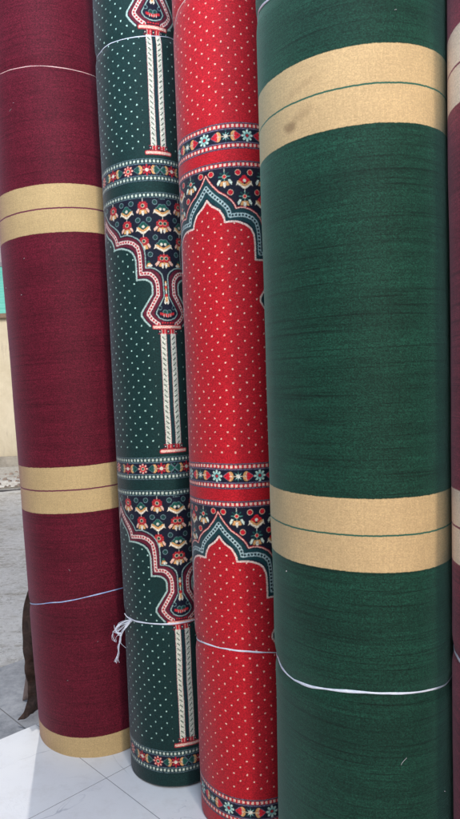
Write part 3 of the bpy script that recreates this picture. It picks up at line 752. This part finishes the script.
# ------------------------------------------------------------------ knotted ends of the white string on the dark green roll
def world_child(o, root):
    o.parent = root
    mw = Matrix.LocRotScale(root.location, root.rotation_quaternion, None)
    o.matrix_parent_inverse = mw.inverted()
KN = {
'tail':[[-0.071, 2.5712, 0.6752], [-0.0918, 2.5645, 0.653], [-0.1093, 2.5697, 0.6297], [-0.1189, 2.5632, 0.6143], [-0.1245, 2.5684, 0.5904], [-0.1291, 2.5616, 0.564], [-0.1335, 2.5666, 0.5363], [-0.1456, 2.5595, 0.5031]],
'tail2':[[-0.0728, 2.5712, 0.6746], [-0.0952, 2.5647, 0.6586], [-0.1144, 2.57, 0.639], [-0.129, 2.5638, 0.6329], [-0.1383, 2.5698, 0.6328], [-0.1453, 2.5639, 0.6336], [-0.1515, 2.5694, 0.6207], [-0.1535, 2.5631, 0.6122], [-0.149, 2.5686, 0.5951], [-0.1437, 2.5624, 0.5882]],
'loop1':[[-0.0709, 2.5712, 0.6759], [-0.0876, 2.565, 0.6673], [-0.1099, 2.5706, 0.657], [-0.1282, 2.5644, 0.651], [-0.138, 2.57, 0.6382], [-0.1329, 2.5637, 0.6276], [-0.1189, 2.5694, 0.6192], [-0.1054, 2.5639, 0.6336], [-0.0883, 2.5705, 0.6542], [-0.0727, 2.5652, 0.6746]],
'loop2':[[-0.0727, 2.5713, 0.676], [-0.0983, 2.5651, 0.6714], [-0.1207, 2.5707, 0.6593], [-0.1356, 2.5643, 0.6477], [-0.1402, 2.5698, 0.6311], [-0.1295, 2.5635, 0.622], [-0.1151, 2.5695, 0.622], [-0.0958, 2.5643, 0.6459], [-0.0729, 2.5711, 0.6717]],
'fray1':[[-0.1212, 2.569, 0.6084], [-0.1298, 2.5632, 0.6148], [-0.1396, 2.5688, 0.602], [-0.1382, 2.5623, 0.588]],
'fray2':[[-0.1401, 2.5698, 0.6329], [-0.143, 2.5642, 0.6444], [-0.1442, 2.5706, 0.6549]],
'fray3':[[-0.1238, 2.5684, 0.5904], [-0.1169, 2.562, 0.578], [-0.1085, 2.5676, 0.5661], [-0.0995, 2.5615, 0.5609]],
'fray4':[[-0.1341, 2.5662, 0.5218], [-0.1343, 2.5599, 0.5135], [-0.1297, 2.5654, 0.498]],
'up':[[-0.0709, 2.5712, 0.6759], [-0.0814, 2.5655, 0.6833], [-0.0904, 2.5717, 0.6888], [-0.0986, 2.5662, 0.704]]}
WID = dict(tail=.0020, tail2=.0011, loop1=.0018, loop2=.0022, fray1=.0008, fray2=.001, fray3=.0007, fray4=.0009, up=.0018)
def catmull(P, n=6):
    P = [Vector(p) for p in P]; out = []
    for i in range(len(P) - 1):
        a = P[max(i - 1, 0)]; b = P[i]; c = P[i + 1]; d = P[min(i + 2, len(P) - 1)]
        for k in range(n):
            t = k / n; out.append(0.5 * ((2 * b) + (c - a) * t + (2 * a - 5 * b + 4 * c - d) * t * t + (3 * b - a - 3 * c + d) * t ** 3))
    out.append(P[-1]); return out
def merged_tubes(name, chains, mt):
    vs = []; fs = []
    for pts, r in chains:
        o = tube("tmp", [tuple(p) for p in pts], r, None); me = o.data; b = len(vs)
        vs += [tuple(v.co) for v in me.vertices]; fs += [tuple(b + i for i in f.vertices) for f in me.polygons]
        bpy.data.objects.remove(o); bpy.data.meshes.remove(me)
    return mesh_obj(name, vs, fs, mt, smooth=True)
rr_ = random.Random(3); chains = []
for k, P in KN.items():
    chains.append((catmull(P), WID[k]))
    if k in ('loop1', 'loop2', 'tail', 'tail2'):
        for rep in range(3):
            Q = [[p[0] + rr_.uniform(-.006, .006) * (0 if i == 0 else 1), p[1] + rr_.uniform(-.006, .004), p[2] + rr_.uniform(-.006, .006) * (0 if i == 0 else 1)] for i, p in enumerate(P)]
            chains.append((catmull(Q), WID[k] * .42))
kn = merged_tubes("bow", chains, white_tw); world_child(kn, rD); kn['label'] = "frayed white bow with a hanging tail"

# ------------------------------------------------------------------ fluff caught on the pile
def lint(root, R, items, mt, sd):
    for deg, s, L, kind in items:
        th = math.radians(deg); rad = R + 0.001
        c = Vector((rad * math.cos(th), rad * math.sin(th), s)); t = Vector((-math.sin(th), math.cos(th), 0)); n = Vector((math.cos(th), math.sin(th), 0))
        rg = random.Random(int(deg * 10 + s * 100 + sd)); P = []; a = rg.random() * 6
        for k in range(7):
            q = k / 6 - .5
            P.append(c + t * (L * q * math.cos(a) + L * .12 * math.sin(q * 6 + a)) + Vector((0, 0, 1)) * (L * q * math.sin(a) + L * .1 * math.cos(q * 5)) + n * (0.0008 + 0.002 * abs(q)))
        tube("lint", [tuple(p) for p in P], 0.0005 if kind else 0.0013, mt, root, nseg=5)
m_lint = mat_plain("white_lint", (0.5, 0.46, 0.46), 0.9, 0.2, 50)
lint(rM, ROLLS['M'][4], [(241.1, 2.232, .003, 0), (207.7, 2.129, .003, 0), (234.4, 2.079, .003, 0), (239.1, 2.866, .014, 1), (243.1, 2.89, .006, 1), (262, .86, .010, 1), (252, .36, .006, 1), (283, .53, .006, 1)], m_lint, 1)
lint(rG, ROLLS['G'][4], [(274.8, .564, .026, 1), (305.5, .435, .004, 0), (201.6, 1.061, .003, 0), (277.5, 2.608, .006, 1)], m_lint, 4)

# ------------------------------------------------------------------ things behind the left roll
def flap():
    # a crumpled strip of hide-brown cloth: left outline traced down its height, right side tucked behind the roll
    L = [(-.630, .60, .0), (-.658, .517, .01), (-.673, .417, .0), (-.669, .350, .006), (-.671, .284, .0), (-.664, .235, .008), (-.668, .188, .0), (-.660, .114, .01), (-.658, .06, .0), (-.662, .018, -.006), (-.680, -.040, -.01), (-.716, -.098, -.012)]
    Lc = catmull([(x, 3.262 + d, z) for x, z, d in L], 4)
    nx = 14; vs = []; fs = []
    for i, p in enumerate(Lc):
        u = i / (len(Lc) - 1)
        wdt = 0.15 * (0.45 + 0.55 * min(1, u / .15))
        drop = 0.0 if u < .8 else (u - .8) * 0.42
        for k in range(nx):
            q = k / (nx - 1)
            vs.append((p.x + q * wdt, p.y + 0.012 * math.sin(q * 7 + u * 9) + 0.03 * q + .006 * math.sin(u * 40 + q * 3), max(-0.112, p.z + drop * q * .9 + 0.004 * math.sin(q * 12 + u * 20))))
    for i in range(len(Lc) - 1):
        for k in range(nx - 1):
            a = i * nx + k; fs.append((a, a + 1, a + nx + 1, a + nx))
    return vs, fs
gf = NG("brown_hide_cloth"); v = gf.obj()
gf.put(gf.b.inputs['Base Color'], gf.mix(gf.rng(gf.noise(v, 18, 6, 0.7, 1.0), 0.35, 0.7, 0, 1), (0.035, 0.018, 0.012), (0.15, 0.08, 0.055)))
gf.put(gf.b.inputs['Roughness'], 0.7); gf.put(gf.b.inputs['Normal'], gf.bump(gf.noise(v, 45, 5, 0.7, 1.0), 0.7, 0.006))
fl = mesh_obj("brown_cloth", *flap(), gf.m, smooth=True); sdm = fl.modifiers.new("thickness", 'SOLIDIFY'); sdm.thickness = 0.006
tag(fl, "dark brown crumpled cloth hanging behind the left roll, curled tip on pavement", "cloth")
# a scrap of pinkish cardboard leaning behind it
def scrap():
    p = [(-.742, 3.52, -.118), (-.62, 3.55, -.118), (-.61, 3.60, .12), (-.712, 3.58, .10)]
    n = 8; vs = []; fs = []
    for i in range(n + 1):
        for k in range(n + 1):
            a, b = i / n, k / n
            q = (Vector(p[0]) * (1 - a) + Vector(p[1]) * a) * (1 - b) + (Vector(p[3]) * (1 - a) + Vector(p[2]) * a) * b
            q.y += 0.008 * math.sin(a * 5 + b * 2); vs.append(tuple(q))
    for i in range(n):
        for k in range(n):
            a = i * (n + 1) + k; fs.append((a, a + n + 1, a + n + 2, a + 1))
    return vs, fs
sc_ = mesh_obj("cardboard_scrap", *scrap(), mat_plain("pinkish_cardboard", (0.42, 0.29, 0.24), 0.85, 0.2, 15), smooth=True)
sdm = sc_.modifiers.new("thickness", 'SOLIDIFY'); sdm.thickness = 0.005
tag(sc_, "pinkish beige piece of cardboard standing on the grey pavement behind the brown cloth", "cardboard")
